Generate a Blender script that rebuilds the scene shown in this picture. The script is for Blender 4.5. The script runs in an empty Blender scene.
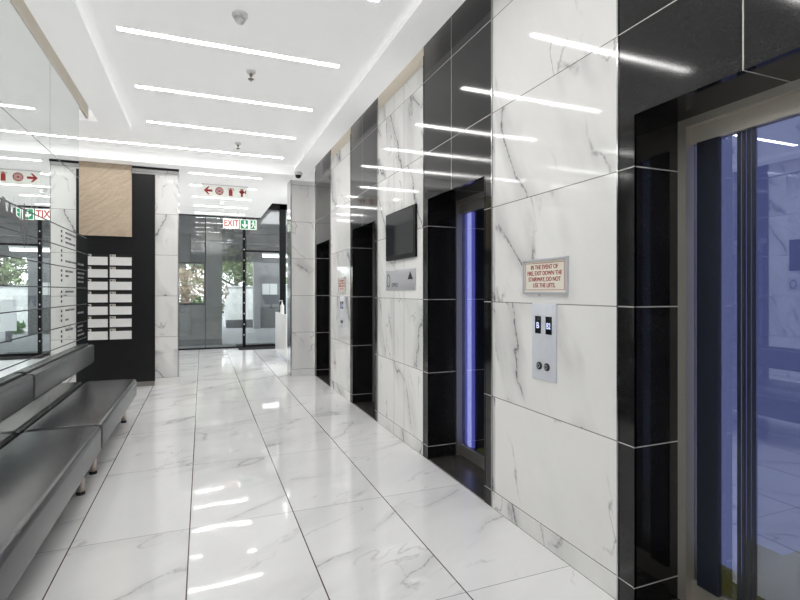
import bpy, bmesh, math, random
from mathutils import Vector, Matrix
random.seed(7)
S = bpy.context.scene
COL = S.collection
PI = math.pi

# ------------------------------------------------------------------ node helpers
class NT:
    def __init__(self, name):
        self.m = bpy.data.materials.new(name); self.m.use_nodes = True
        self.t = self.m.node_tree; self.t.nodes.clear()
        self.out = self.t.nodes.new('ShaderNodeOutputMaterial')
    def n(self, typ, **kw):
        nd = self.t.nodes.new(typ)
        for k, v in kw.items(): setattr(nd, k, v)
        return nd
    def put(self, sock, v):
        if hasattr(v, 'is_output'): self.t.links.new(v, sock)
        else: sock.default_value = v
    def math(self, op, a, b=None, c=None):
        nd = self.n('ShaderNodeMath', operation=op)
        self.put(nd.inputs[0], a)
        if b is not None: self.put(nd.inputs[1], b)
        if c is not None: self.put(nd.inputs[2], c)
        return nd.outputs[0]
    def vmath(self, op, a, b=None):
        nd = self.n('ShaderNodeVectorMath', operation=op)
        self.put(nd.inputs[0], a)
        if b is not None: self.put(nd.inputs[1], b)
        return nd.outputs[0]
    def pos(self):
        return self.n('ShaderNodeNewGeometry').outputs['Position']
    def sep(self, v):
        nd = self.n('ShaderNodeSeparateXYZ'); self.put(nd.inputs[0], v); return nd.outputs
    def comb(self, x, y, z):
        nd = self.n('ShaderNodeCombineXYZ')
        for i, v in enumerate((x, y, z)): self.put(nd.inputs[i], v)
        return nd.outputs[0]
    def noise(self, vec, scale, detail=4, rough=.5, dist=0.):
        nd = self.n('ShaderNodeTexNoise'); self.put(nd.inputs['Vector'], vec)
        nd.inputs['Scale'].default_value = scale; nd.inputs['Detail'].default_value = detail
        nd.inputs['Roughness'].default_value = rough; nd.inputs['Distortion'].default_value = dist
        return nd.outputs['Fac']
    def mr(self, v, a, b, c=0., d=1., smooth=False):
        nd = self.n('ShaderNodeMapRange')
        if smooth: nd.interpolation_type = 'SMOOTHSTEP'
        self.put(nd.inputs['Value'], v)
        for i, x in enumerate((a, b, c, d)): nd.inputs[i + 1].default_value = x
        return nd.outputs[0]
    def mix(self, f, a, b):
        nd = self.n('ShaderNodeMix', data_type='RGBA')
        self.put(nd.inputs[0], f)
        for i, v in ((6, a), (7, b)):
            if not hasattr(v, 'is_output') and len(v) == 3: v = (*v, 1)
            self.put(nd.inputs[i], v)
        return nd.outputs[2]
    def joint(self, c, off, size, w):
        x = self.math('DIVIDE', self.math('SUBTRACT', c, off), size)
        f = self.math('ABSOLUTE', self.math('SUBTRACT', self.math('FRACT', self.math('ADD', x, .5)), .5))
        return self.math('LESS_THAN', self.math('MULTIPLY', f, size), w / 2)
    def line(self, c, at, w):
        return self.math('LESS_THAN', self.math('ABSOLUTE', self.math('SUBTRACT', c, at)), w / 2)
    def mx(self, *a):
        r = a[0]
        for b in a[1:]: r = self.math('MAXIMUM', r, b)
        return r
    def bsdf(self, color, rough=.5, metal=0., spec=.5, coat=0., normal=None, emis=None, es=1.):
        b = self.n('ShaderNodeBsdfPrincipled')
        if not hasattr(color, 'is_output') and len(color) == 3: color = (*color, 1)
        self.put(b.inputs['Base Color'], color); self.put(b.inputs['Roughness'], rough)
        self.put(b.inputs['Metallic'], metal); self.put(b.inputs['Specular IOR Level'], spec)
        b.inputs['Coat Weight'].default_value = coat; b.inputs['Coat Roughness'].default_value = .02
        if normal is not None: self.put(b.inputs['Normal'], normal)
        if emis is not None:
            self.put(b.inputs['Emission Color'], (*emis, 1)); b.inputs['Emission Strength'].default_value = es
        return b.outputs[0]
    def bump(self, h, strength, dist=.01):
        nd = self.n('ShaderNodeBump'); self.put(nd.inputs['Height'], h)
        nd.inputs['Strength'].default_value = strength; nd.inputs['Distance'].default_value = dist
        return nd.outputs[0]
    def done(self, sh):
        self.t.links.new(sh, self.out.inputs[0]); return self.m

def plain(name, col, rough=.5, metal=0., spec=.5, var=.06, emis=None, es=1., scale=30.):
    t = NT(name)
    n = t.noise(t.pos(), scale, 3)
    c = t.mix(t.mr(n, .3, .7), tuple(x * (1 - var) for x in col), tuple(min(1, x * (1 + var)) for x in col))
    return t.done(t.bsdf(c, rough, metal, spec, emis=emis, es=es))

def emissive(name, col, s):
    t = NT(name); e = t.n('ShaderNodeEmission'); e.inputs[0].default_value = (*col, 1); e.inputs[1].default_value = s
    return t.done(e.outputs[0])

def veins(t, p, seedvec, scale=1., stretch=(1, .45, .45), rot=(0, 0, .6), amount=1.):
    """thin cracked veins plus soft clouds; returns (vein 0..1, cloud 0..1)"""
    mp = t.n('ShaderNodeMapping', vector_type='TEXTURE'); t.put(mp.inputs['Vector'], t.vmath('ADD', p, seedvec))
    mp.inputs['Rotation'].default_value = rot; mp.inputs['Scale'].default_value = tuple(1 / (s * scale) for s in stretch)
    v = mp.outputs[0]
    w = t.n('ShaderNodeTexNoise'); t.put(w.inputs['Vector'], v); w.inputs['Scale'].default_value = 3.; w.inputs['Detail'].default_value = 5
    vv = t.vmath('ADD', v, t.vmath('SCALE', t.vmath('SUBTRACT', w.outputs['Color'], (.5, .5, .5))))
    vv.node.inputs[1].links[0].from_node.inputs['Scale'].default_value = .34
    a = t.math('ABSOLUTE', t.math('SUBTRACT', t.noise(vv, 1.15, 2, .4), .5))
    ridge = t.mr(a, 0, .0105, 1, 0)
    mask = t.mr(t.noise(v, 1.7, 3, .6), .44, .56, 0, 1, True)
    b = t.math('ABSOLUTE', t.math('SUBTRACT', t.noise(vv, 2.3, 3, .5), .47))
    ridge2 = t.mr(b, 0, .012, .55, 0)
    mask2 = t.mr(t.noise(t.vmath('ADD', v, (7, 3, 1)), 2.4, 3, .6), .48, .60, 0, 1, True)
    brk = t.mr(t.noise(p, 38, 3, .6), .32, .6, .35, 1)
    soft = t.math('MULTIPLY', t.mr(a, 0, .07, .25, 0), mask)
    v1 = t.math('MULTIPLY', t.mx(t.math('MULTIPLY', ridge, mask), t.math('MULTIPLY', ridge2, mask2)), brk)
    vein = t.math('MINIMUM', t.math('MULTIPLY', t.mx(v1, soft), amount), 1.)
    cloud = t.mr(t.noise(vv, .9, 5, .6), .35, .75, 0, 1, True)
    return vein, cloud

def tile_seed(t, a, offa, sa, b, offb, sb):
    ia = t.math('FLOOR', t.math('DIVIDE', t.math('SUBTRACT', a, offa), sa))
    ib = t.math('FLOOR', t.math('DIVIDE', t.math('SUBTRACT', b, offb), sb))
    wn = t.n('ShaderNodeTexWhiteNoise', noise_dimensions='3D'); t.put(wn.inputs['Vector'], t.comb(ia, ib, 3.7))
    s = t.vmath('SCALE', wn.outputs['Color']); s.node.inputs['Scale'].default_value = 40.
    return s

def floor_marble():
    t = NT('polished_marble_floor'); p = t.pos(); x, y, z = t.sep(p)[:3]
    seed = tile_seed(t, x, -.067, .594, y, 1.99, 1.13)
    v, c = veins(t, p, seed, .9, (.5, 1.3, 1), (0, 0, .5), .9)
    base = t.mix(c, (.82, .82, .82), (.74, .74, .75))
    base = t.mix(v, base, (.30, .30, .32))
    jx = t.joint(x, -.067, .594, .0065); jy = t.joint(y, 1.99, 1.13, .004)
    base = t.mix(t.math('MULTIPLY', jy, .75), base, (.16, .15, .15))
    base = t.mix(jx, base, (.10, .075, .065))
    wob = t.bump(t.noise(p, 2.2, 2, .5), .12, .012)
    return t.done(t.bsdf(base, .04, 0, .4, normal=wob))

ZO, ZS = .106, .601
def wall_marble(name='polished_marble_wall', mode='right', amount=1.):
    t = NT(name); p = t.pos(); x, y, z = t.sep(p)[:3]
    if mode == 'right':
        seed = tile_seed(t, z, ZO, ZS, y, 1.683, 1.0); stretch, rot = (1, 1.0, .42), (-.42, 0, 0)
    else:
        seed = tile_seed(t, z, ZO, ZS, x, 0, 3.); stretch, rot = (1., 1, .5), (0, -.5, 0)
    v, c = veins(t, p, seed, 1.0, stretch, rot, amount * 1.25)
    base = t.mix(c, (.91, .905, .89), (.82, .82, .81))
    base = t.mix(v, base, (.20, .20, .215))
    j = t.joint(z, ZO, ZS, .005)
    if mode == 'right':
        j = t.mx(j, t.line(y, 4.461, .006), t.line(y, 4.206, .006))
    base = t.mix(t.math('MULTIPLY', j, .8), base, (.12, .11, .10))
    wob = t.bump(t.noise(p, 1.6, 2, .5), .10, .012)
    return t.done(t.bsdf(base, .06, 0, .5, normal=wob))

def granite(mid):
    t = NT('polished_black_granite'); p = t.pos(); x, y, z = t.sep(p)[:3]
    sp = t.mr(t.noise(p, 220, 2, .7), .55, .75)
    cl = t.mr(t.noise(p, 3.5, 4, .6), .35, .7)
    base = t.mix(sp, t.mix(cl, (.006, .006, .0065), (.012, .012, .0125)), (.035, .035, .036))
    jz = t.math('MULTIPLY', t.joint(z, ZO, ZS, .005), 1.)
    jy = t.math('MULTIPLY', t.line(y, mid, .006), t.math('GREATER_THAN', z, 2.0))
    base = t.mix(t.mx(jz, jy), base, (.55, .54, .52))
    return t.done(t.bsdf(base, .075, 0, .45))

def mirror_mat():
    t = NT('silvered_mirror'); p = t.pos(); x, y, z = t.sep(p)[:3]
    j = t.mx(t.line(z, 2.49, .007), t.line(y, 4.716, .006), t.line(y, 1.9, .006))
    g = t.n('ShaderNodeBsdfGlossy'); g.inputs['Roughness'].default_value = .0
    t.put(g.inputs['Color'], t.mix(t.mr(t.noise(p, .6, 1), .3, .7), (.86, .88, .87), (.88, .90, .89)))
    d = t.bsdf((.03, .03, .03), .4)
    m = t.n('ShaderNodeMixShader'); t.put(m.inputs[0], j); t.t.links.new(g.outputs[0], m.inputs[1]); t.t.links.new(d, m.inputs[2])
    return t.done(m.outputs[0])

def glass_mat(name, tint, refl, fres=1.3, rough=0., base=.0):
    t = NT(name)
    tr = t.n('ShaderNodeBsdfTransparent'); tr.inputs[0].default_value = (*tint, 1)
    g = t.n('ShaderNodeBsdfGlossy'); g.inputs['Roughness'].default_value = rough; g.inputs['Color'].default_value = (*refl, 1)
    lw = t.n('ShaderNodeLayerWeight'); lw.inputs['Blend'].default_value = .5
    fac = t.math('MINIMUM', t.math('ADD', t.math('MULTIPLY', t.math('POWER', lw.outputs['Facing'], 4.), fres), base), 1.)
    m = t.n('ShaderNodeMixShader'); t.put(m.inputs[0], fac); t.t.links.new(tr.outputs[0], m.inputs[1]); t.t.links.new(g.outputs[0], m.inputs[2])
    return t.done(m.outputs[0])

def brushed(name, col, rough=.28):
    t = NT(name); p = t.pos(); mp = t.n('ShaderNodeMapping'); t.put(mp.inputs['Vector'], p); mp.inputs['Scale'].default_value = (60, 60, 60)
    n = t.noise(mp.outputs[0], 4, 2)
    c = t.mix(n, tuple(x * .94 for x in col), tuple(min(1, x * 1.05) for x in col))
    return t.done(t.bsdf(c, t.mr(n, .2, .8, rough * .7, rough * 1.3), .6))

def wood_mat():
    t = NT('pale_oak_veneer'); p = t.pos()
    mp = t.n('ShaderNodeMapping', vector_type='TEXTURE'); t.put(mp.inputs['Vector'], p); mp.inputs['Rotation'].default_value = (0, -.6, 0); mp.inputs['Scale'].default_value = (.9, 1, .16)
    w = t.noise(mp.outputs[0], 2.4, 6, .6, 1.6)
    f = t.noise(mp.outputs[0], 26, 3, .6)
    c = t.mix(t.mr(w, .3, .7), (.46, .365, .265), (.64, .53, .405))
    c = t.mix(t.mr(f, .45, .7, 0, .45), c, (.33, .23, .15))
    return t.done(t.bsdf(c, .5))

def leather():
    t = NT('charcoal_leather'); p = t.pos()
    c = t.mix(t.mr(t.noise(p, 9, 4), .3, .7), (.030, .031, .035), (.044, .045, .050))
    b = t.bump(t.noise(p, 260, 2), .12, .002)
    return t.done(t.bsdf(c, .27, 0, .6, normal=b))

def concrete(name, col):
    t = NT(name); p = t.pos()
    c = t.mix(t.mr(t.noise(p, 5, 6, .65), .3, .7), tuple(x * .82 for x in col), tuple(min(1, x * 1.15) for x in col))
    return t.done(t.bsdf(c, .8, normal=t.bump(t.noise(p, 60, 3), .2, .003)))

def leaf_mat(name, c1, c2):
    t = NT(name); p = t.pos()
    c = t.mix(t.mr(t.noise(p, 7, 3), .3, .7), c1, c2)
    return t.done(t.bsdf(c, .6))

M = dict(
    floor=floor_marble(), wall=wall_marble(), wallb=wall_marble('polished_marble_pier', 'back'),
    mirror=mirror_mat(), ceil=plain('glowing_white_ceiling_paint', (.88, .88, .88), .9, var=.01, scale=4, emis=(1, 1, .99), es=.115),  # ceiling glows evenly, an added soft fill for the lobby
    cream=plain('cream_slot_tint', (.74, .69, .60), .7, var=.02, scale=3),  # carries the warm tone of the ceiling slots in its colour
    plaster=plain('white_plaster', (.78, .78, .77), .8, var=.02),
    steel=brushed('brushed_steel', (.60, .56, .50), .42), dsteel=brushed('dark_bronze_steel', (.30, .285, .265), .4),
    chrome=plain('satin_nickel', (.80, .70, .60), .3, .55, var=.03), trimsteel=plain('polished_edge_steel', (.45, .45, .45), .12, 1., var=.03),
    black=plain('black_laminate', (.010, .0105, .012), .38, spec=.3, var=.2), blackm=plain('black_painted_metal', (.010, .010, .012), .4, var=.1, spec=.15),
    rubber=plain('black_rubber', (.015, .015, .015), .7), threshold=plain('dark_granite_threshold', (.045, .043, .04), .22, var=.25, scale=60),
    light=emissive('white_led_diffuser', (1., .985, .96), 13.), led=emissive('lavender_led', (.28, .285, .95), .85), ledc=emissive('bright_lavender_led', (.58, .60, 1.), 2.0),
    carwall=plain('glowing_blue_car_panel', (.25, .27, .36), .5, var=.02, emis=(.27, .31, .55), es=.55),  # panel glow paints in the light of the lift car
    carpanel=plain('glowing_blue_inner_door', (.25, .27, .36), .5, var=.02, emis=(.28, .31, .50), es=1.0), cardark=plain('dark_car_panel', (.02, .025, .04), .3), carfloor=plain('glowing_car_floor', (.12, .11, .03), .5, emis=(.30, .28, .05), es=.3),  # inner door and car floor glow so that they look lit
    glass=glass_mat('clear_glass', (.90, .93, .93), (1, 1, 1), 1.2, 0, .075),
    tglass=glass_mat('tinted_blue_glass', (.66, .68, .78), (.35, .38, .48), .4, .0, .5),
    wood=wood_mat(), leather=leather(),
    white=plain('white_gloss_paint', (.82, .82, .81), .3, var=.01), mail=plain('white_mailbox_enamel', (.90, .90, .89), .35, var=.02),
    beige=plain('beige_tab_card', (.50, .46, .38), .5), signw=plain('glowing_ivory_sign_panel', (.82, .83, .78), .5, emis=(.82, .83, .78), es=.11, var=.01),  # faint glow added so the hanging sign panels stay white
    signc=plain('cream_notice_panel', (.86, .84, .74), .4, var=.01),
    red=plain('sign_red', (.40, .025, .022), .5, var=.05), green=plain('glowing_sign_green', (.005, .24, .10), .5, var=.05, emis=(.0, .24, .1), es=.03),
    signwt=plain('glowing_sign_symbol', (.9, .9, .9), .5, emis=(.9, .9, .9), es=.06, var=.01),  # faint added glow, as on the sign green
    plate=plain('satin_aluminium_plate', (.74, .77, .83), .35, .15, var=.02), plaque=brushed('brushed_aluminium_plaque', (.70, .70, .74), .35),
    screen=plain('dark_glossy_screen', (.012, .013, .016), .05, spec=.22, var=.02), digit=emissive('pale_blue_digits', (.62, .70, 1.), .55),
    ink=plain('black_ink', (.02, .02, .022), .5), inkgrey=plain('etched_grey_ink', (.10, .10, .105), .5),
    conc=concrete('grey_concrete', (.20, .203, .205)), dconc=concrete('dark_concrete', (.085, .088, .096)), paving=concrete('outdoor_paving', (.22, .225, .24)), colgrey=plain('grey_column_render', (.20, .205, .22), .8),
    render=concrete('white_boundary_render', (.64, .65, .645)), planter=concrete('charcoal_planter', (.07, .075, .085)),
    slat=plain('grey_timber_cladding', (.075, .075, .08), .6, var=.3, scale=12), pgrey=plain('pale_grey_paint', (.74, .74, .75), .6),
    bark=concrete('grey_bark', (.13, .115, .10)),
    leafg=leaf_mat('green_leaves', (.05, .09, .03), (.17, .22, .09)), leafd=leaf_mat('dry_brown_leaves', (.22, .15, .08), (.42, .33, .22)), leafb=leaf_mat('bright_green_leaves', (.04, .15, .03), (.12, .30, .07)),
    pvc=plain('bottle_plastic', (.85, .85, .85), .3, var=.01), mat=plain('black_entrance_matting', (.02, .02, .022), .9, var=.4, scale=90),
    domeg=plain('smoked_dome', (.02, .02, .025), .08), pipe=plain('painted_conduit', (.06, .06, .065), .5), brass=plain('sprinkler_brass', (.30, .26, .20), .3, 1.),
)

# ------------------------------------------------------------------ mesh helpers
class MB:
    def __init__(s): s.v = []; s.f = []; s.sm = []
    def add(s, vs, fs, smooth=False):
        o = len(s.v); s.v += [tuple(v) for v in vs]; s.f += [tuple(i + o for i in f) for f in fs]; s.sm += [smooth] * len(fs); return s
    def box(s, x0, x1, y0, y1, z0, z1):
        vs = [(x, y, z) for z in (z0, z1) for y in (y0, y1) for x in (x0, x1)]
        return s.add(vs, [(0, 2, 3, 1), (4, 5, 7, 6), (0, 1, 5, 4), (2, 6, 7, 3), (0, 4, 6, 2), (1, 3, 7, 5)])
    def rbox(s, x0, x1, y0, y1, z0, z1, r=.02, seg=4):
        bm = bmesh.new(); bmesh.ops.create_cube(bm, size=1)
        for v in bm.verts:
            v.co = ((x0 + x1) / 2 + v.co.x * (x1 - x0), (y0 + y1) / 2 + v.co.y * (y1 - y0), (z0 + z1) / 2 + v.co.z * (z1 - z0))
        bmesh.ops.bevel(bm, geom=bm.edges[:], offset=r, segments=seg, affect='EDGES', profile=.5)
        bm.verts.index_update(); s.add([v.co[:] for v in bm.verts], [[v.index for v in f.verts] for f in bm.faces], True); bm.free(); return s
    def lathe(s, c, prof, n=24, axis='z', smooth=True):
        """prof: list of (radius, height) along the axis from c"""
        vs, fs = [], []
        for r, h in prof:
            for k in range(n):
                a = 2 * PI * k / n; u, w = r * math.cos(a), r * math.sin(a)
                vs.append({'z': (c[0] + u, c[1] + w, c[2] + h), 'x': (c[0] + h, c[1] + u, c[2] + w), 'y': (c[0] + u, c[1] + h, c[2] + w)}[axis])
        m = len(prof)
        for i in range(m - 1):
            for k in range(n):
                fs.append((i * n + k, i * n + (k + 1) % n, (i + 1) * n + (k + 1) % n, (i + 1) * n + k))
        fs.append(tuple(range(n - 1, -1, -1))); fs.append(tuple((m - 1) * n + k for k in range(n)))
        return s.add(vs, fs, smooth)
    def tube(s, pts, rad, n=8):
        pts = [Vector(p) for p in pts]
        if not isinstance(rad, (list, tuple)): rad = [rad] * len(pts)
        vs, fs = [], []
        for i, p in enumerate(pts):
            d = (pts[min(i + 1, len(pts) - 1)] - pts[max(i - 1, 0)]).normalized()
            a = d.orthogonal().normalized() if i == 0 else (a - d * a.dot(d)).normalized()
            b = d.cross(a)
            for k in range(n):
                q = 2 * PI * k / n; vs.append(p + (a * math.cos(q) + b * math.sin(q)) * rad[i])
        for i in range(len(pts) - 1):
            for k in range(n): fs.append((i * n + k, i * n + (k + 1) % n, (i + 1) * n + (k + 1) % n, (i + 1) * n + k))
        fs.append(tuple(range(n - 1, -1, -1))); fs.append(tuple((len(pts) - 1) * n + k for k in range(n)))
        return s.add(vs, fs, True)
    def poly(s, pts, mw, d=.002):
        """flat 2D outline extruded by d along the frame's normal"""
        n = len(pts); vs = [mw @ Vector((x, y, 0)) for x, y in pts] + [mw @ Vector((x, y, d)) for x, y in pts]
        return s.add(vs, [tuple(range(n - 1, -1, -1)), tuple(range(n, 2 * n))] + [(i, (i + 1) % n, n + (i + 1) % n, n + i) for i in range(n)])
    def build(s, name, mat, parent=None):
        me = bpy.data.meshes.new(name); me.from_pydata(s.v, [], s.f); me.materials.append(mat)
        me.polygons.foreach_set('use_smooth', s.sm)
        bm = bmesh.new(); bm.from_mesh(me); bmesh.ops.recalc_face_normals(bm, faces=bm.faces[:]); bm.to_mesh(me); bm.free()
        o = bpy.data.objects.new(name, me); COL.objects.link(o)
        if parent is not None:
            o.parent = parent; o.matrix_parent_inverse = Matrix.Translation(-parent.location)
        return o

def tag(o, label, cat, group=None, kind=None):
    o['label'] = label; o['category'] = cat
    if group: o['group'] = group
    if kind: o['kind'] = kind
    return o
def thing(name, label, cat, loc=(0, 0, 0), group=None):
    o = bpy.data.objects.new(name, None); COL.objects.link(o); o.location = loc; o.empty_display_size = .1
    return tag(o, label, cat, group)
def struct(name, mb, mat, parent=None):
    o = mb.build(name, mat, parent)
    if parent is None: o['kind'] = 'structure'
    return o
def bx(*a): return MB().box(*a)
def frame_right(x, y, z):   # plane facing -X; local x runs to -Y, local y up
    return Matrix(((0, 0, -1, x), (-1, 0, 0, y), (0, 1, 0, z), (0, 0, 0, 1)))
def frame_front(x, y, z):   # plane facing -Y; local x runs to +X
    return Matrix(((1, 0, 0, x), (0, 0, -1, y), (0, 1, 0, z), (0, 0, 0, 1)))
def frame_mirror(x, y, z):  # plane facing +X; local x runs to +Y
    return Matrix(((0, 0, 1, x), (1, 0, 0, y), (0, 1, 0, z), (0, 0, 0, 1)))
def text(name, body, size, mw, mat, parent, align='CENTER', line=1., ex=.0008, bold=0., sx=1.):
    cu = bpy.data.curves.new('lettering', 'FONT'); cu.body = body; cu.size = size; cu.align_x = align; cu.align_y = 'CENTER'
    cu.space_line = line; cu.extrude = ex; cu.offset = bold
    to = bpy.data.objects.new('lettering', cu); COL.objects.link(to)
    dg = bpy.context.evaluated_depsgraph_get(); me = bpy.data.meshes.new_from_object(to.evaluated_get(dg))
    bpy.data.objects.remove(to); bpy.data.curves.remove(cu)
    me.transform(mw @ Matrix.Diagonal((sx, 1, 1, 1))); me.name = name; me.materials.clear(); me.materials.append(mat)
    o = bpy.data.objects.new(name, me); COL.objects.link(o)
    if parent is not None: o.parent = parent; o.matrix_parent_inverse = Matrix.Translation(-parent.location)
    return o
def circle(cx, cy, r, n=28, ry=None):
    ry = ry or r
    return [(cx + r * math.cos(2 * PI * k / n), cy + ry * math.sin(2 * PI * k / n)) for k in range(n)]
def rect(x0, x1, y0, y1): return [(x0, y0), (x1, y0), (x1, y1), (x0, y1)]
def ringmb(cx, cy, rx, ry, w, mw, d=.002, n=32):
    mb = MB(); vs, fs = [], []
    for k in range(n):
        a = 2 * PI * k / n
        for f in (1, 0):
            vs.append(mw @ Vector((cx + (rx - f * w) * math.cos(a), cy + (ry - f * w) * math.sin(a), d)))
    for k in range(n):
        j = (k + 1) % n; fs.append((2 * k, 2 * k + 1, 2 * j + 1, 2 * j))
    return mb.add(vs, fs)

# ------------------------------------------------------------------ constants
XR, XM = 1.719, -1.13
ZB, ZT, ZSF = 3.285, 3.335, 3.185        # border, tray, soffit heights
YG = 12.65                               # glass front

# ------------------------------------------------------------------ room shell
struct('floor', bx(-2.4, 3.6, -3.2, YG + .05, -.1, 0), M['floor'])
struct('ground', bx(-20, 30, YG + .05, 60, -.12, -.005), M['paving'])
c = MB()
c.box(-1.09, -.78, -3.2, 6.62, ZB, 3.6)                 # border beside the mirror
c.box(1.345, 1.605, -3.2, 8.05, ZB, 3.6)                # border beside the lifts
c.box(-.78, 1.345, -3.2, 7.78, ZT, 3.6)                 # tray
c.box(-2.4, -.78, 6.62, 7.78, ZT, 3.6)
c.box(-2.4, 1.335, 7.78, YG + .1, ZSF, 3.6)             # lower soffit
c.box(1.335, 1.75, 8.05, 8.47, ZSF, 3.6)
c.box(1.335, 3.6, 8.47, YG + .1, 3.56, 3.7)             # over the reception
c.box(1.605, 2.1, -3.2, 8.05, 3.52, 3.6)                # slot lid
c.box(-2.4, -1.09, -3.2, 6.62, 3.46, 3.6)
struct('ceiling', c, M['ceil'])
# cream strip at the mirror top; black strip paints the shade of the slot
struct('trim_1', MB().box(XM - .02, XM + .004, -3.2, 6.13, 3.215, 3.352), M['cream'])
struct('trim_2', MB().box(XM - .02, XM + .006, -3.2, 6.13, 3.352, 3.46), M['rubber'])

# mirror wall with a notch at its far end
m = MB()
m.box(XM - .02, XM, -3.2, 5.72, 0, 3.215)
m.box(XM - .02, XM, 5.72, 6.13, 0, 1.945)
struct('wall_left', m, M['mirror'])
struct('wall_back', bx(-2.4, 2.1, -3.3, -3.2, 0, 3.6), M['plaster'])
a = MB(); a.box(-2.45, -2.35, -3.2, 12.7, 0, 3.6)
struct('wall_alcove', a, M['plaster'])
struct('trim_19', bx(-2.35, -.32, 8.045, 8.06, 3.155, ZSF), M['rubber'])  # dark strip paints the shadow gap under the soffit
struct('wall_pier', bx(-2.35, -.334, 8.06, 8.40, 0, ZSF), M['wallb'])
struct('trim_3', bx(-.338, -.326, 8.056, 8.404, 0, ZSF), M['trimsteel'])
struct('baseboard_pier', MB().box(-.64, -.326, 8.05, 8.06, 0, .102).box(-.326, -.318, 8.05, 8.41, 0, .102), M['wallb'])
struct('wall_passage', bx(-1.6, -1.5, 8.40, YG, 0, ZSF), M['plaster'])
# pilaster at the end of the lift wall
struct('wall_pilaster', bx(1.347, XR + .3, 8.13, 8.45, 0, 3.56), M['wallb'])
struct('trim_4', bx(1.33, 1.347, 8.118, 8.455, 0, ZSF), M['trimsteel'])
struct('baseboard_pilaster', bx(1.345, 1.722, 8.112, 8.13, 0, .102), M['wallb'])
struct('wall_reception', MB().box(2.0, 3.6, 8.13, 8.45, 0, 3.6).box(3.5, 3.6, 8.45, YG, 0, 3.6), M['plaster'])

# ------------------------------------------------------------------ lift wall
XD = 1.97
portals = [(.53, 1.683), (2.715, 3.765), (4.93, 5.95), (6.98, 8.03)]
piers = [(-3.2, .53), (1.683, 2.715), (3.765, 4.93), (5.95, 6.98), (8.03, 8.13)]
w = MB(); b = MB(); bd = MB()
for y0, y1 in piers:
    w.box(XR, XD, y0, y1, .102, 3.6); b.box(XR - .004, XD, y0, y1, 0, .102)
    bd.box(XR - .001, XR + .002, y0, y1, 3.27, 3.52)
struct('wall_right', w, M['wall'])
struct('baseboard_right', b, M['wall'])
struct('trim_5', bd, M['cream'])  # cream strips paint the slot's warm shade onto the marble tops
OPH = 2.13
for i, (y0, y1) in enumerate(portals):
    g = granite((y0 + y1) / 2 + .03)
    l, r = y0 + .088, y1 - .09
    p = MB()
    p.box(XR - .004, XD, y0, l, 0, 3.6).box(XR - .004, XD, r, y1, 0, 3.6).box(XR - .004, XD, l, r, OPH, 3.6)
    # slim chamfer pieces on the outer arris of the opening
    p.box(XR - .007, XR + .006, l - .006, l, 0, OPH).box(XR - .007, XR + .006, r, r + .006, 0, OPH)
    struct('trim_%d' % (6 + i), p, g)
    struct('trim_%d' % (10 + i), MB().box(XR - .009, XR - .001, y0 - .005, y0 + .003, 0, ZB + .05).box(XR - .009, XR - .001, y1 - .003, y1 + .005, 0, ZB + .05), M['trimsteel'])
    struct('threshold_%d' % (i + 1), bx(XR + .002, 2.10, l, r, 0, .008), M['threshold'])
    # lift landing doors
    e_, ST = (.04, M['steel']) if i == 0 else (.018, M['dsteel'])
    d = struct('door_%d' % (i + 1), MB().box(XD, 2.04, l - .1, l + e_, 0, OPH - .035).box(XD, 2.04, r - e_, r + .1, 0, OPH - .035)
               .box(XD, 2.04, l - .1, r + .1, OPH - .035, 2.25).box(XD + .03, 2.04, l + e_, r - e_, 2.02, OPH - .035), ST)
    bx(2.005, 2.035, l + e_, r - e_, .009, .10).build('bottom_rail', ST, d)
    bx(2.02, 2.028, l + e_, r - e_, .10, 2.02).build('glass_panel', M['tglass'], d)
    if i == 0:
        bx(1.995, 2.016, 1.425, 1.520, .10, 2.02).build('glazing_post', M['cardark'], d)
        for yy in (1.352, 1.3325, 1.313, 1.2935):
            bx(2.015, 2.018, yy - .0072, yy + .0072, .10, 2.02).build('glazing_bar', M['cardark'], d)
    # the car behind
    car = thing('lift_car', 'dim lift car seen through the glass door of the %s lift' % ('nearest', 'second', 'third', 'farthest')[i], 'lift', (2.9, (y0 + y1) / 2, 0), 'lift cars behind the glass doors')
    sh = MB().box(2.2, 3.5, l - .08, l - .04, 0.0, 2.5).box(2.2, 3.5, r + .04, r + .08, 0.0, 2.5).box(3.46, 3.5, l - .04, r + .04, 0, 2.5).box(2.2, 3.5, l - .04, r + .04, 2.4, 2.5)
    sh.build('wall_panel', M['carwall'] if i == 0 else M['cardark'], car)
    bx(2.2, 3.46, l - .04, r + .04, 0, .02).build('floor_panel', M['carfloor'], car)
    MB().tube([(3.38, l + .05, .9), (3.38, r - .05, .9)], .018).build('handrail', M['steel'], car)
    if i == 1:
        bx(2.045, 2.06, 3.515, 3.657, .10, 2.02).build('light_strip', M['led'], car)
        bx(2.038, 2.046, 3.545, 3.60, .10, 2.02).build('light_strip', M['ledc'], car)
    if i == 0:
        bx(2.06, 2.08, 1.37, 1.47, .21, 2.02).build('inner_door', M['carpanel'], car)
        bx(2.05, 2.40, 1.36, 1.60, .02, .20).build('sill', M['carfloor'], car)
# dark shaft lining so that nothing leaks
sl = MB().box(3.55, 3.6, -3.2, 8.1, 0, 3.6)
for y0, y1 in piers[:4]: sl.box(1.975, 2.2, y0 + .02, y1 - .02, 0, 3.6)
struct('wall_shaft', sl, M['rubber'])

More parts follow.
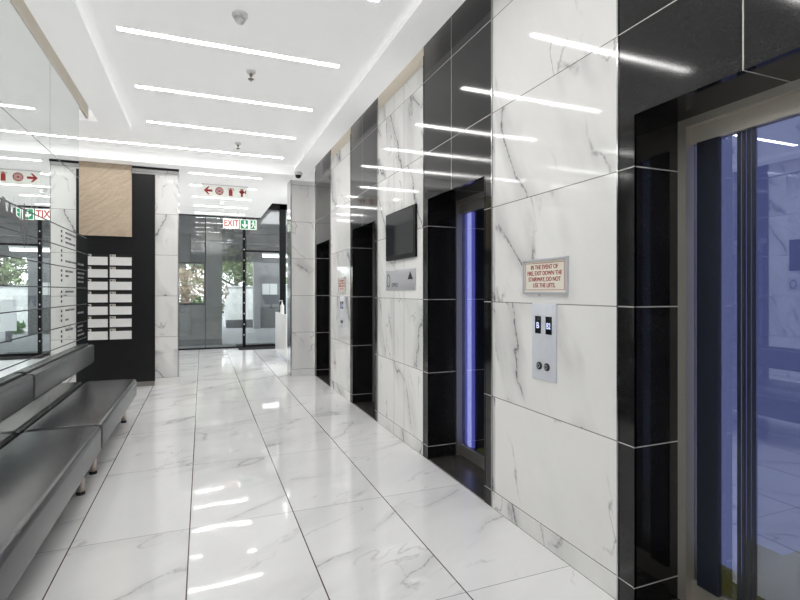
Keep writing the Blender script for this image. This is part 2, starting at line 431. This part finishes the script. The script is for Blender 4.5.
# ------------------------------------------------------------------ ceiling lights
rows = [(y, ZT, -.59, 1.105) for y in (-1.1, -.05, 1.02, 2.08, 3.14, 4.205, 5.325, 6.385)] + [(7.4, ZT, -1.95, 1.105)]
rows += [(y, ZSF, xa, xb) for y, xa, xb in ((8.21, -.19, .885), (9.12, -.19, .885), (10.22, -.165, .905), (11.27, -.16, .915), (12.27, -.14, .93))]
lab = ['recessed white strip light behind the camera end of lobby, farthest back', 'recessed white strip light above the lobby, second from its back end', 'recessed white strip light above the first lift, third from the back end',
       'recessed white strip light above the nearest bench end', 'white strip light cut off by the top edge, before the smoke detector', 'long white strip light between the smoke detector and the nearest sprinkler',
       'white ceiling strip light just beyond the nearest sprinkler', 'white strip light just before the extra long one', 'extra long white strip light running over to the mirror wall',
       'white strip light first under the lower ceiling, before the red fire sign', 'white strip light half hidden behind the top of the fire sign', 'white strip light showing just under the fire sign',
       'white strip light second from the glass entrance', 'white strip light on the low ceiling nearest the glass entrance']
for (y, z, xa, xb), lb in zip(rows, lab):
    t = thing('strip_light', lb, 'ceiling light', ((xa + xb) / 2, y, z), 'linear ceiling strip lights')
    bx(xa, xb, y - .028, y + .028, z - .0012, z + .004).build('diffuser', M['light'], t)
    MB().box(xa - .006, xb + .006, y - .034, y - .028, z - .003, z + .004).box(xa - .006, xb + .006, y + .028, y + .034, z - .003, z + .004)\
        .box(xa - .006, xa, y - .028, y + .028, z - .003, z + .004).box(xb, xb + .006, y - .028, y + .028, z - .003, z + .004).build('trim_frame', M['white'], t)

# smoke detector, sprinklers, dome sensor, camera
t = thing('smoke_detector', 'round white smoke detector dome on the ceiling, nearest the camera', 'smoke detector', (.248, 3.67, ZT))
MB().lathe((.248, 3.67, ZT), [(.055, 0), (.055, -.018), (.046, -.034)]).build('base', M['white'], t)
MB().lathe((.248, 3.67, ZT - .034), [(.036, 0), (.034, -.018), (.022, -.034), (.008, -.04)]).build('sensor_dome', M['pgrey'], t)
for x, y, z, lb in ((.403, 4.584, ZT, 'small sprinkler head with white rose between the two nearest strip lights'), (.439, 6.872, ZT, 'small sprinkler head before the extra long strip light')):
    t = thing('sprinkler', lb, 'sprinkler', (x, y, z), 'ceiling sprinklers')
    MB().lathe((x, y, z), [(.042, 0), (.042, -.012), (.03, -.026)]).build('rose', M['white'], t)
    MB().lathe((x, y, z - .026), [(.014, 0), (.012, -.02), (.005, -.024), (.005, -.045), (.026, -.047), (.026, -.05), (.004, -.052), (.004, -.068)], 16).build('sprinkler_head', M['brass'], t)
t = thing('motion_sensor', 'small white dome sensor under the low ceiling below the fire sign', 'sensor', (.36, 10.45, ZSF))
MB().lathe((.36, 10.45, ZSF), [(.075, 0), (.075, -.035), (.06, -.05)]).build('base', M['white'], t)
MB().lathe((.36, 10.45, ZSF - .05), [(.05, 0), (.045, -.03), (.02, -.05)]).build('sensor_dome', M['pgrey'], t)
t = thing('security_camera', 'dark dome security camera at the top of the far marble pilaster', 'camera', (1.41, 8.03, ZB))
MB().lathe((1.43, 7.98, ZB), [(.065, 0), (.065, -.04), (.055, -.05)]).build('housing', M['white'], t)
MB().lathe((1.43, 7.98, ZB - .05), [(.05, 0), (.045, -.025), (.025, -.045), (.005, -.05)]).build('camera_dome', M['domeg'], t)

# ------------------------------------------------------------------ waiting bench
def seat(y0, y1, lb, legs):
    t = thing('waiting_bench', lb, 'bench', (-.9, (y0 + y1) / 2, 0), 'upholstered bench seats along the mirror')
    MB().rbox(-1.122, -.65, y0 + .006, y1 - .006, .246, .445, .036, 5).build('seat_cushion', M['leather'], t)
    bx(-1.11, -.80, y0 + .03, y1 - .03, .215, .247).build('seat_base', M['leather'], t)
    for ly in legs:
        for lx in (-.765, -1.04):
            lg = MB().lathe((lx, ly, .02), [(.025, 0), (.025, .227)], 20).build('leg', M['chrome'], t)
            MB().lathe((lx, ly, 0), [(.027, 0), (.027, .022)], 20).build('foot', M['rubber'], lg)
seat(3.99, 5.99, 'charcoal leather bench seat farthest along the mirror, ending by the mailboxes', (4.33, 5.90))
seat(1.99, 3.99, 'charcoal leather bench seat second from the mailboxes, partly cut off by the frame edge', (2.33, 3.92))
seat(-.01, 1.99, 'charcoal leather bench seat nearest the camera end of the mirror', (.33, 1.65))
for y0, y1, lb in ((3.99, 6.0, 'charcoal padded backrest fixed to the mirror above the farthest bench seat'), (1.99, 3.99, 'charcoal padded backrest on the mirror, cut off by the frame edge'), (-.01, 1.99, 'charcoal padded backrest on the mirror at the camera end')):
    t = thing('bench_backrest', lb, 'backrest', (-1.09, (y0 + y1) / 2, .73), 'padded backrests on the mirror')
    MB().rbox(-1.105, -1.045, y0 + .005, y1 - .005, .632, .822, .022, 4).build('back_cushion', M['leather'], t)
    bx(-1.128, -1.10, y0 + .03, y1 - .03, .65, .835).build('mounting_board', M['leather'], t)

# ------------------------------------------------------------------ mailbox wall
t = thing('mailbox_board', 'tall black laminate wall panel carrying the white mailboxes', 'wall panel', (-1.5, 8.04, 0))
bx(-2.34, -.639, 8.03, 8.058, .07, 3.075).build('board', M['black'], t)
bx(-2.34, -.645, 8.036, 8.058, 0, .07).build('plinth', M['dsteel'], t)
bx(-1.585, -.936, 7.985, 8.029, 2.152, 3.18); w1 = bx(-1.587, -.936, 7.995, 8.029, 2.155, 3.18).build('wooden_board', M['wood'])
tag(w1, 'pale oak veneer board mounted high on the black mailbox panel', 'board')
Z0, DZ = 1.893, .1745
rown = ['top', 'second', 'third', 'fourth', 'fifth', 'sixth', 'bottom']
for r in range(7):
    for cidx, (xa, xb) in enumerate(((-1.487, -1.236), (-1.209, -.938))):
        zt = Z0 - DZ * r; zb = zt - .15
        side = 'inner column beside the mirror' if cidx == 0 else 'outer column away from the mirror'
        t = thing('mailbox', 'white mailbox in the %s row, %s' % (rown[r], side), 'mailbox', ((xa + xb) / 2, 8.02, zb), 'white mailboxes on the black panel')
        bx(xa, xb, 8.012, 8.03, zb, zt).build('letter_slot', M['rubber'], t)
        tw = .07 if cidx else .05
        MB().box(xa, xb, 7.996, 8.013, zb, zt - .034).box(xa, xa + tw, 7.996, 8.013, zt - .034, zt).build('door', M['mail'], t)
        bx(xa + .004, xa + tw - .004, 7.993, 7.996, zt - .03, zt - .004).build('name_tab', M['beige'], t)
        MB().lathe((xa + .022, 7.985, zt - .017), [(.008, 0), (.008, .008)], 12, 'y').build('lock', M['rubber'], t)

# ------------------------------------------------------------------ tenant directory and silhouette on the mirror
t = thing('tenant_directory', 'rows of small dark directory lettering on the mirror beside the mailboxes', 'directory', (XM, 5.5, 1.4))
zl = [1.934, 1.766, 1.593, 1.41, 1.243, 1.065, .897]
for z in zl: bx(XM, XM + .0015, 3.2, 6.06, z - .004, z + .004).build('divider_line', M['ink'], t)
rnd = random.Random(3)
for k, z in enumerate(zl[:-1]):
    n = 3
    for j in range(n):
        zz = z - .038 - j * .042
        MB().poly(rect(5.05, 5.085, zz - .011, zz + .011), frame_mirror(XM, 0, 0), .0015).build('floor_number', M['ink'], t)
        if rnd.random() < .62:
            x = 5.2
            for q in range(rnd.randint(1, 3)):
                L = rnd.uniform(.06, .16); MB().poly(rect(x, x + L, zz - .009, zz + .009), frame_mirror(XM, 0, 0), .0015).build('tenant_name', M['inkgrey'], t); x += L + .025
        if rnd.random() < .5:
            x = 5.66
            for q in range(2):
                L = rnd.uniform(.06, .14); MB().poly(rect(x, x + L, zz - .009, zz + .009), frame_mirror(XM, 0, 0), .0015).build('tenant_name', M['inkgrey'], t); x += L + .02
sk = []
prof = [(3.2, 1.90), (3.68, 1.91), (3.70, 1.955), (3.74, 1.95), (3.75, 1.87), (3.80, 1.87), (3.81, 1.93), (3.835, 1.93), (3.84, 1.88), (3.88, 1.875), (3.885, 1.915), (3.93, 1.92), (3.935, 1.87), (4.0, 1.86), (4.005, 1.85), (4.03, 1.85), (4.037, 1.93), (4.05, 1.85), (4.085, 1.86), (4.1, 1.975), (4.12, 1.86), (4.15, 1.85), (4.162, 1.90), (4.17, 1.82), (4.2, 1.815), (4.172, 1.81), (4.162, 1.69), (4.152, 1.815), (4.11, 1.82), (4.1, 1.67), (4.09, 1.82), (4.047, 1.825), (4.037, 1.71), (4.027, 1.83), (4.0, 1.835), (3.2, 1.85)]
tag(MB().poly(prof, frame_mirror(XM, 0, 0), .002).build('skyline_decal', M['inkgrey']), 'grey spiky skyline silhouette stuck on the mirror at the frame edge', 'decal')

# ------------------------------------------------------------------ wall signs by the lifts
def notice(y0, y1, z0, z1, lb):
    t = thing('notice_sign', lb, 'sign', (XR, (y0 + y1) / 2, (z0 + z1) / 2), 'framed fire notices')
    f = .012; x = XR - .016
    MB().box(x, XR, y0, y1, z0, z0 + f).box(x, XR, y0, y1, z1 - f, z1).box(x, XR, y0, y0 + f, z0 + f, z1 - f).box(x, XR, y1 - f, y1, z0 + f, z1 - f).build('frame', M['plaque'], t)
    bx(x + .006, XR, y0 + f, y1 - f, z0 + f, z1 - f).build('panel', M['signc'], t)
    mw = frame_right(x + .006, (y0 + y1) / 2, (z0 + z1) / 2); W, H = (y1 - y0) / 2 - .022, (z1 - z0) / 2 - .022
    bd = MB(); e = .0025
    for r_ in (rect(-W, W, H - e, H), rect(-W, W, -H, -H + e), rect(-W, -W + e, -H, H), rect(W - e, W, -H, H)): bd.poly(r_, mw, .001)
    bd.build('border_line', M['red'], t)
    s = (z1 - z0) / .19
    text('lettering', 'IN THE EVENT OF\nFIRE, EXIT DOWN THE\nSTAIRWAY, DO NOT\nUSE THE LIFTS.', .0325 * s, frame_right(x + .0055, (y0 + y1) / 2, (z0 + z1) / 2), M['red'], t, line=1.0, bold=.0003, sx=.87)
notice(2.005, 2.375, 1.36, 1.552, 'cream fire notice in aluminium frame above the nearest call panel')
notice(6.18, 6.52, 1.36, 1.56, 'cream fire notice on the far marble pier between the third and farthest lifts')

def call_panel(y0, y1, z0, z1, lb):
    t = thing('call_panel', lb, 'call panel', (XR, (y0 + y1) / 2, (z0 + z1) / 2), 'lift call panels')
    MB().rbox(XR - .008, XR, y0, y1, z0, z1, .003, 2).build('plate', M['plate'], t)
    W = y1 - y0; c_ = (y0 + y1) / 2; zt = z1
    for (dy, tx) in ((.045, 'B'), (-.045, 'B2')):
        d = bx(XR - .011, XR - .0075, c_ + dy - .024, c_ + dy + .024, zt - .165, zt - .07).build('display', M['screen'], t)
        text('digit', tx, .046, frame_right(XR - .0112, c_ + dy, zt - .122), M['digit'], d, ex=.0006, bold=.0005, sx=.72 if len(tx) > 1 else 1.)
    for dy in (.032, -.032):
        bt = MB().lathe((XR - .017, c_ + dy, z0 + .075), [(.015, 0), (.021, .003), (.021, .011)], 24, 'x').build('call_button', M['ink'], t)
        ringmb(0, 0, .011, .011, .002, frame_right(XR - .0172, c_ + dy, z0 + .075), .0004).build('button_ring', M['plate'], bt)
call_panel(2.096, 2.298, .895, 1.31, 'brushed lift call panel with two dark displays beside the nearest lift')
call_panel(6.25, 6.45, .90, 1.31, 'brushed lift call panel on the far marble pier between third and farthest lifts')

t = thing('wall_screen', 'black flat screen on the marble between the second and third lifts', 'screen', (XR, 4.32, 1.9))
bx(XR - .022, XR, 3.905, 4.632, 1.674, 2.128).build('bezel', M['blackm'], t)
bx(XR - .024, XR - .021, 3.94, 4.617, 1.715, 2.112).build('display_panel', M['screen'], t)
t = thing('floor_sign', 'brushed aluminium floor sign plaque with black arrow below the screen', 'sign', (XR, 4.32, 1.48))
MB().rbox(XR - .01, XR, 3.93, 4.66, 1.387, 1.58, .003, 2).build('plaque', M['plaque'], t)
mw = frame_right(XR - .0102, 4.295, 1.483)
ringmb(-.29, -.005, .045, .064, .010, mw, .001).build('level_number', M['ink'], t)
text('lettering', 'OFFICE', .05, frame_right(XR - .0102, 4.415, 1.435), M['inkgrey'], t, bold=.0003)
MB().poly([(.20, .0), (.32, .0), (.26, .07)], mw, .001).build('arrow', M['ink'], t)

# ------------------------------------------------------------------ hanging signs
t = thing('fire_sign', 'white hanging sign with red fire equipment symbols and arrow', 'sign', (.37, 8.9, 3.07))
bx(-.005, .735, 8.9, 8.912, 2.968, 3.165).build('panel', M['signw'], t)
bx(-.012, .742, 8.895, 8.917, 3.163, 3.176).build('rail', M['plaque'], t)
for x in (.0, .73): MB().tube([(x, 8.906, 3.17), (x, 8.906, ZSF)], .003, 6).build('hanger', M['plaque'], t)
mw = frame_front(-.005, 8.9, 2.968)
ar = [(.03, .10), (.095, .165), (.12, .165), (.085, .118), (.165, .118), (.165, .082), (.085, .082), (.12, .035), (.095, .035)]
MB().poly(ar, mw, .002).build('arrow_symbol', M['red'], t)
hs = ringmb(.275, .1, .066, .066, .016, mw, .002); hs.v += ringmb(.275, .1, .044, .044, .013, mw, .002).v; k = len(hs.v) // 2
hs.f += [tuple(i + k for i in f) for f in hs.f[:]]; hs.sm = [False] * len(hs.f); hs.poly(circle(.275, .1, .022), mw, .002)
hs.build('hose_reel_symbol', M['red'], t)
ex = MB().poly([(.425, .03), (.485, .03), (.485, .125), (.475, .14), (.435, .14), (.425, .125)], mw, .002).poly(rect(.448, .462, .14, .165), mw, .002).poly([(.405, .15), (.50, .158), (.515, .12), (.508, .116), (.494, .148), (.405, .143)], mw, .002)
ex.build('extinguisher_symbol', M['red'], t)
hy = MB().poly(rect(.62, .655, .025, .09), mw, .002).poly(circle(.637, .108, .036), mw, .002).poly(rect(.59, .69, .10, .118), mw, .002).poly(rect(.688, .705, .08, .138), mw, .002).poly(rect(.612, .662, .145, .158), mw, .002)
hy.build('hydrant_symbol', M['red'], t)

YE = 11.6
t = thing('exit_sign', 'white hanging EXIT sign with red letters next to the green escape sign', 'sign', (.65, YE, 2.9))
bx(.43, .765, YE, YE + .012, 2.775, 2.99).build('panel', M['signw'], t)
text('lettering', 'EXIT', .20, frame_front(.598, YE - .001, 2.882), M['red'], t, bold=.004, sx=.75)
for x in (.47, .73): MB().tube([(x, YE + .006, 2.99), (x, YE + .006, ZSF)], .003, 6).build('hanger', M['plaque'], t)
t = thing('escape_sign', 'green hanging escape sign with white arrow and running figure beside EXIT', 'sign', (.97, YE, 2.9))
bx(.785, 1.145, YE, YE + .012, 2.765, 2.985).build('panel', M['signw'], t)
for xa, xb in ((.798, .958), (.985, 1.132)): bx(xa, xb, YE - .0015, YE, 2.778, 2.972).build('pictogram_field', M['green'], t)
for x in (.82, 1.11): MB().tube([(x, YE + .006, 2.985), (x, YE + .006, ZSF)], .003, 6).build('hanger', M['plaque'], t)
mw = frame_front(.785, YE - .002, 2.765)
MB().poly([(.10, .03), (.165, .10), (.145, .118), (.115, .09), (.115, .19), (.085, .19), (.085, .09), (.055, .118), (.035, .10)], mw, .002).build('arrow_symbol', M['signwt'], t)
rn = MB().poly(circle(.285, .172, .017, 14), mw, .002).poly([(.262, .15), (.29, .155), (.30, .10), (.272, .095)], mw, .002).poly([(.272, .10), (.29, .105), (.265, .045), (.235, .035), (.23, .047), (.252, .057)], mw, .002)\
    .poly([(.285, .105), (.30, .10), (.325, .07), (.325, .03), (.31, .03), (.31, .065)], mw, .002).poly([(.262, .15), (.268, .138), (.24, .118), (.232, .125)], mw, .002).poly([(.29, .152), (.325, .12), (.318, .113), (.29, .138)], mw, .002)
rn.build('running_figure', M['signwt'], t)
MB().poly(rect(.205, .222, .02, .20), mw, .002).poly(rect(.332, .342, .02, .20), mw, .002).build('door_symbol', M['signwt'], t)

# ------------------------------------------------------------------ glass front
w = struct('window_1', MB().box(-1.5, 3.5, YG - .02, YG + .03, 0, .035).box(-1.5, 1.335, YG - .02, YG + .03, 3.16, 3.19), M['blackm'])
MB().box(-1.5, .925, YG, YG + .012, .035, 3.16).build('glass_panel', M['glass'], w)
bx(.062, .084, YG - .01, YG + .022, .035, 3.16).build('mullion', M['pipe'], w)
bx(.915, .985, YG - .03, YG + .04, 0, 3.16).build('mullion', M['blackm'], w)
bx(1.80, 1.95, YG - .05, YG + .08, 0, 3.56).build('mullion', M['blackm'], w)
bx(1.30, 3.5, YG - .05, YG + .06, 3.42, 3.56).build('head_beam', M['blackm'], w)
bx(.985, 1.80, YG + .0, YG + .05, 2.345, 2.385).build('transom', M['blackm'], w)
MB().box(.985, 1.80, YG, YG + .012, 2.385, 3.16).box(1.335, 1.80, YG, YG + .012, 3.16, 3.42).build('glass_panel', M['glass'], w)
bx(1.95, 3.5, YG, YG + .012, .035, 3.42).build('glass_panel', M['glass'], w)
bx(2.55, 2.60, YG - .02, YG + .03, .035, 3.15).build('mullion', M['blackm'], w)
for z in [x * .26 + .3 for x in range(11)]:
    MB().box(.938, .958, YG - .036, YG - .03, z, z + .03).build('patch_fitting', M['plaque'], w)
d = struct('door_5', MB().box(.985, 1.80, YG + .02, YG + .03, .05, 2.345), M['glass'])
MB().box(.985, 1.80, YG + .012, YG + .04, .012, .06).build('bottom_rail', M['blackm'], d)
tag(MB().rbox(.80, 1.75, 12.15, 13.5, .0, .016, .006, 1).build('entrance_mat', M['mat']), 'black ribbed entrance mat lying at the glass door', 'mat')

# ------------------------------------------------------------------ reception desk
t = thing('reception_desk', 'white reception counter with drawers standing before the glass entrance', 'desk', (1.7, 10.0, 0))
bx(1.49, 1.52, 9.65, 11.1, .09, .925).build('side_panel', M['white'], t)
bx(1.52, 2.3, 9.70, 11.08, .09, .84).build('carcass', M['white'], t)
bx(1.52, 2.3, 9.655, 11.08, .84, .868).build('worktop', M['white'], t)
bx(1.505, 2.3, 9.68, 11.08, 0, .09).build('plinth', M['plaque'], t)
for z0, z1 in ((.1, .34), (.35, .59), (.60, .83)):
    dr = bx(1.525, 1.90, 9.68, 9.70, z0, z1).build('drawer', M['white'], t)
    bx(1.525, 1.90, 9.676, 9.68, z1 - .012, z1).build('drawer_pull', M['plaque'], dr)
bt = thing('sanitizer_bottle', 'white pump bottle standing on the reception counter', 'bottle', (1.60, 10.85, .868))
MB().lathe((1.60, 10.85, .868), [(.038, 0), (.042, .01), (.042, .19), (.036, .215), (.016, .23), (.016, .245)]).build('body', M['pvc'], bt)
MB().lathe((1.60, 10.85, 1.113), [(.018, 0), (.018, .02), (.006, .024), (.006, .055), (.014, .058), (.012, .068)], 16).tube([(1.60, 10.85, 1.175), (1.55, 10.85, 1.172), (1.54, 10.85, 1.16)], .006).build('pump', M['pvc'], bt)
mn = thing('reception_monitor', 'dark flat monitor on the reception counter beside the bottle', 'monitor', (1.9, 10.2, .868))
bx(1.66, 2.15, 10.2, 10.225, .99, 1.27).build('screen', M['screen'], mn); bx(1.88, 1.93, 10.205, 10.23, .88, 1.0).build('stem', M['blackm'], mn); bx(1.79, 2.02, 10.13, 10.30, .868, .88).build('base', M['blackm'], mn)

# ------------------------------------------------------------------ the porch and street outside
pw = MB()
pw.box(-4, .09, 13.6, 13.8, 0, 1.03).box(.07, .475, 13.58, 14.0, 0, 3.4).box(-4.2, -.95, 13.6, 13.8, 1.03, 2.115)
struct('wall_porch', pw, M['conc'])
struct('wall_porch_upper', bx(-4.2, .069, 13.6, 13.8, 2.115, 3.4), M['dconc'])
struct('window_2', MB().box(-.95, .07, 13.62, 13.78, 1.03, 1.075).box(-.95, .07, 13.62, 13.78, 2.08, 2.115).box(.04, .07, 13.62, 13.78, 1.075, 2.08), M['blackm'])
struct('baseboard_porch', bx(-4, .48, 13.56, 13.58, 0, .16), M['dconc'])
cp = MB().box(.05, 9, 13.8, 18.3, 3.3, 3.5).box(-4.2, 9, YG + .08, 13.8, 3.3, 3.5).box(.475, 9, 18.0, 18.3, 2.40, 3.3).box(.475, 9, 15.8, 16.2, 2.85, 3.3).box(.9, 1.2, 13.9, 18, 3.0, 3.3)
struct('ceiling_porch', cp, M['dconc'])
wl = MB().box(8.8, 9, YG, 18.3, 0, 3.5)
struct('wall_porch_side', wl, M['dconc'])
for k, (xa, ya, xb, yb, z, lb) in enumerate(((.6, 14.4, 5, 14.4, 2.98, 'dark conduit pipe under the porch ceiling, nearest the glass'), (.6, 15.5, 5, 15.5, 2.76, 'dark conduit pipe under the porch ceiling, middle run'), (.6, 17.4, 5, 17.4, 2.72, 'dark conduit pipe under the porch ceiling, farthest run'))):
    t = thing('conduit_pipe', lb, 'pipe', ((xa + xb) / 2, ya, z), 'conduits under the porch ceiling')
    MB().tube([(xa, ya, z), (xb, yb, z)], .03, 10).build('pipe', M['pipe'], t)
    hg = MB()
    for x in (.8, 1.6, 2.8, 4.): hg.box(x - .008, x + .008, ya - .008, ya + .008, z, 3.3)
    hg.build('hanger', M['pipe'], t)
t = thing('boundary_wall', 'white rendered boundary wall outside beyond the glass door', 'wall', (1.4, 20.6, 0))
bx(.82, 6.5, 20.5, 20.7, 0, 1.55).build('wall_face', M['render'], t)
bx(.80, 6.5, 20.46, 20.74, 1.55, 1.59).build('coping', M['render'], t)
t = thing('planter_box', 'low charcoal planter trough in front of the white boundary wall', 'planter', (1.3, 19.8, 0))
MB().box(.84, 1.95, 19.6, 19.63, 0, .28).box(.84, 1.95, 20.05, 20.08, 0, .28).box(.84, .87, 19.63, 20.05, 0, .28).box(1.92, 1.95, 19.63, 20.05, 0, .28).build('trough', M['planter'], t)
bx(.87, 1.92, 19.63, 20.05, 0.02, .24).build('soil', M['bark'], t)
t = thing('entrance_column', 'pale grey column with white notices beside the bright driveway', 'column', (2.3, 19.0, 0))
bx(1.77, 2.0, 18.9, 19.4, 0, 2.66).build('column_face', M['colgrey'], t)
bx(2.0, 2.9, 19.05, 19.4, 0, 2.66).build('wall_face', M['colgrey'], t)
bx(2.02, 2.88, 19.0, 19.06, .02, .80).build('timber_cladding', M['slat'], t)
for x in (2.08, 2.36): bx(x, x + .26, 19.03, 19.052, 1.26, 1.66).build('notice', M['white'], t)
t = thing('porch_light', 'long white fluorescent fitting under the porch ceiling at right', 'ceiling light', (2.6, 18.2, 2.8))
bx(1.95, 2.95, 17.6, 17.8, 2.56, 2.64).build('diffuser', emissive('fluorescent_tube', (1, 1, 1), 1.6), t); bx(1.93, 2.97, 17.58, 17.82, 2.64, 2.70).build('housing', M['white'], t)
for x in (2.1, 2.8): MB().tube([(x, 17.7, 2.7), (x, 17.7, 3.3)], .008, 6).build('hanger', M['pipe'], t)
t = thing('street_totem', 'low grey sign board standing on the driveway, seen only in the mirror', 'sign board', (2.6, 16.4, 0))
bx(2.45, 2.78, 16.4, 16.46, .3, 1.15).build('sign_face', M['pgrey'], t); bx(2.55, 2.68, 16.38, 16.48, 0, .3).build('base', M['planter'], t)

def foliage(cx, cy, cz, rx, ry, rz, n, size, mat, name, parent, rs):
    mb = MB(); g = random.Random(rs)
    cl = [Vector((g.gauss(0, .45), g.gauss(0, .45), g.gauss(0, .45))) for _ in range(max(6, n // 70))]
    for k in range(n):
        q = g.choice(cl) + Vector((g.gauss(0, .16), g.gauss(0, .16), g.gauss(0, .16)))
        if q.length > 1.15: q = q.normalized() * g.uniform(.8, 1.15)
        p = Vector((cx + q.x * rx, cy + q.y * ry, max(.05, cz + q.z * rz)))
        d = Vector((g.gauss(0, 1), g.gauss(0, 1), g.gauss(0, 1))).normalized(); e = d.orthogonal().normalized()
        s = size * g.uniform(.6, 1.3)
        mb.add([p - d * s, p - e * s * .4, p + d * s, p + e * s * .4], [(0, 1, 2, 3)])
    return mb.build(name, mat, parent)
def tree(x, y, lb, h, rr, mat, n, rs, size=.14, trunk=.16, low=None):
    t = thing('street_tree', lb, 'tree', (x, y, 0), 'trees outside beyond the porch')
    g = random.Random(rs)
    MB().tube([(x, y, 0), (x + .1, y, h * .3), (x - .05, y + .1, h * .6), (x + .1, y, h * .9)], [trunk, trunk * .85, trunk * .6, trunk * .2], 10).build('trunk', M['bark'], t)
    br = MB()
    for k in range(11):
        a = g.uniform(0, 2 * PI); z0 = h * g.uniform(.28, .7); L = rr * g.uniform(.6, 1.05)
        br.tube([(x, y, z0), (x + math.cos(a) * L * .4, y + math.sin(a) * L * .4, z0 + .25 * L), (x + math.cos(a) * L * .75, y + math.sin(a) * L * .7, z0 + .3 * L), (x + math.cos(a) * L, y + math.sin(a) * L, z0 + .65 * L)], [trunk * .5, trunk * .4, trunk * .28, .02], 7)
    br.build('branches', M['bark'], t)
    foliage(x, y, h * .72 if low is None else low, rr, rr, h * .36, n, size, mat, 'leaves', t, rs + 1)
tree(-.6, 17.6, 'leafy tree with thick dark branches seen through the side window', 4.6, 2.2, M['leafg'], 2600, 11, .085, .15)
tree(-2.6, 21, 'green tree farther behind the branchy tree beyond the side window', 5.5, 2.6, M['leafg'], 3000, 12, .14)
tree(.3, 26.5, 'green tree behind the white boundary wall left of the door mullion', 5.5, 2.4, M['leafg'], 3000, 13, .13)
tree(3.2, 26.5, 'sparse green tree behind the boundary wall right of the door mullion', 5.2, 2.2, M['leafg'], 2200, 14, .13)
tree(4.9, 23.6, 'green tree close behind the boundary wall, seen in the mirror', 4.0, 1.5, M['leafg'], 2600, 16, .11, .12, 2.3)
tree(1.35, 22.6, 'low green tree close behind the white boundary wall', 3.8, 1.35, M['leafg'], 3200, 17, .09, .12, 2.35)
tree(7.0, 25, 'green tree behind the boundary wall at the far side of the driveway', 5.2, 2.4, M['leafg'], 2600, 15, .13)
for x, y, rx, rz, mat, lb, rs in ((-.45, 16.2, 1.1, .75, 'leafd', 'dry brown shrub just outside the side window', 21), (-1.9, 16.6, 1.0, .8, 'leafd', 'dry brown shrub behind the pier beyond the side window', 22), (.42, 18.9, .30, .9, 'leafg', 'dark green bush beside the porch column', 23),
                                  (-.05, 15.0, .20, .28, 'leafb', 'small bright green plant at the window corner', 24), (3.35, 19.4, .28, .30, 'leafb', 'bright green plant in front of the boundary wall, seen in the mirror', 25)):
    t = thing('garden_shrub', lb, 'shrub', (x, y, 0), 'shrubs outside the glass')
    zc = 1.28 if rs in (21, 22) else (.95 if rs == 24 else rz * .75)
    foliage(x, y, zc, rx, rx * .7, rz, 2600 if rx > .5 else 700, .055 if rx > .5 else .06, M[mat], 'leaves', t, rs)
    st = MB(); g = random.Random(rs)
    for k in range(8):
        a = g.uniform(0, 2 * PI); st.tube([(x + .06 * math.cos(a), y + .06 * math.sin(a), 0), (x + rx * .4 * math.cos(a), y + rx * .3 * math.sin(a), zc)], [.018, .008], 6)
    st.build('stems', M['bark'], t)

# ------------------------------------------------------------------ world, camera
W = bpy.data.worlds.new('overcast_sky'); S.world = W; W.use_nodes = True
nt = W.node_tree; bg = nt.nodes['Background']
bg.inputs[0].default_value = (.93, .97, 1., 1); bg.inputs[1].default_value = 2.4

sun = bpy.data.lights.new('sun', 'SUN'); sun.energy = 1.4; sun.angle = .08; sun.color = (1, .97, .93)
so = bpy.data.objects.new('sun', sun); COL.objects.link(so); so.location = (-4, 0, 12); so.rotation_euler = (math.radians(27), 0, math.radians(-12))

la = bpy.data.lights.new('reception_fill', 'AREA'); la.energy = 20; la.shape = 'RECTANGLE'; la.size = 1.6; la.size_y = 2.5  # unseen fill light added to brighten the reception desk
lo = bpy.data.objects.new('reception_fill', la); COL.objects.link(lo); lo.location = (2.5, 10.4, 3.52)

cam = bpy.data.cameras.new('camera'); co = bpy.data.objects.new('camera', cam); COL.objects.link(co)
FPX, V0, VPX = 495.4, 291.36, 202.2
cam.sensor_fit = 'HORIZONTAL'; cam.sensor_width = 36; cam.lens = 36 * FPX / 800
cam.shift_y = -(300 - V0) / 800; cam.clip_start = .02; cam.clip_end = 300
co.location = (0, 0, 1.375); co.rotation_euler = (PI / 2, 0, -math.atan((400 - VPX) / FPX))
S.camera = co
S.view_settings.view_transform = 'Standard'; S.view_settings.look = 'None'
S.view_settings.exposure = 1.3; S.view_settings.gamma = 1.
S.cycles.use_denoising = True
S.cycles.max_bounces = 14; S.cycles.diffuse_bounces = 6; S.cycles.glossy_bounces = 8; S.cycles.transparent_max_bounces = 12
S.cycles.sample_clamp_indirect = 6
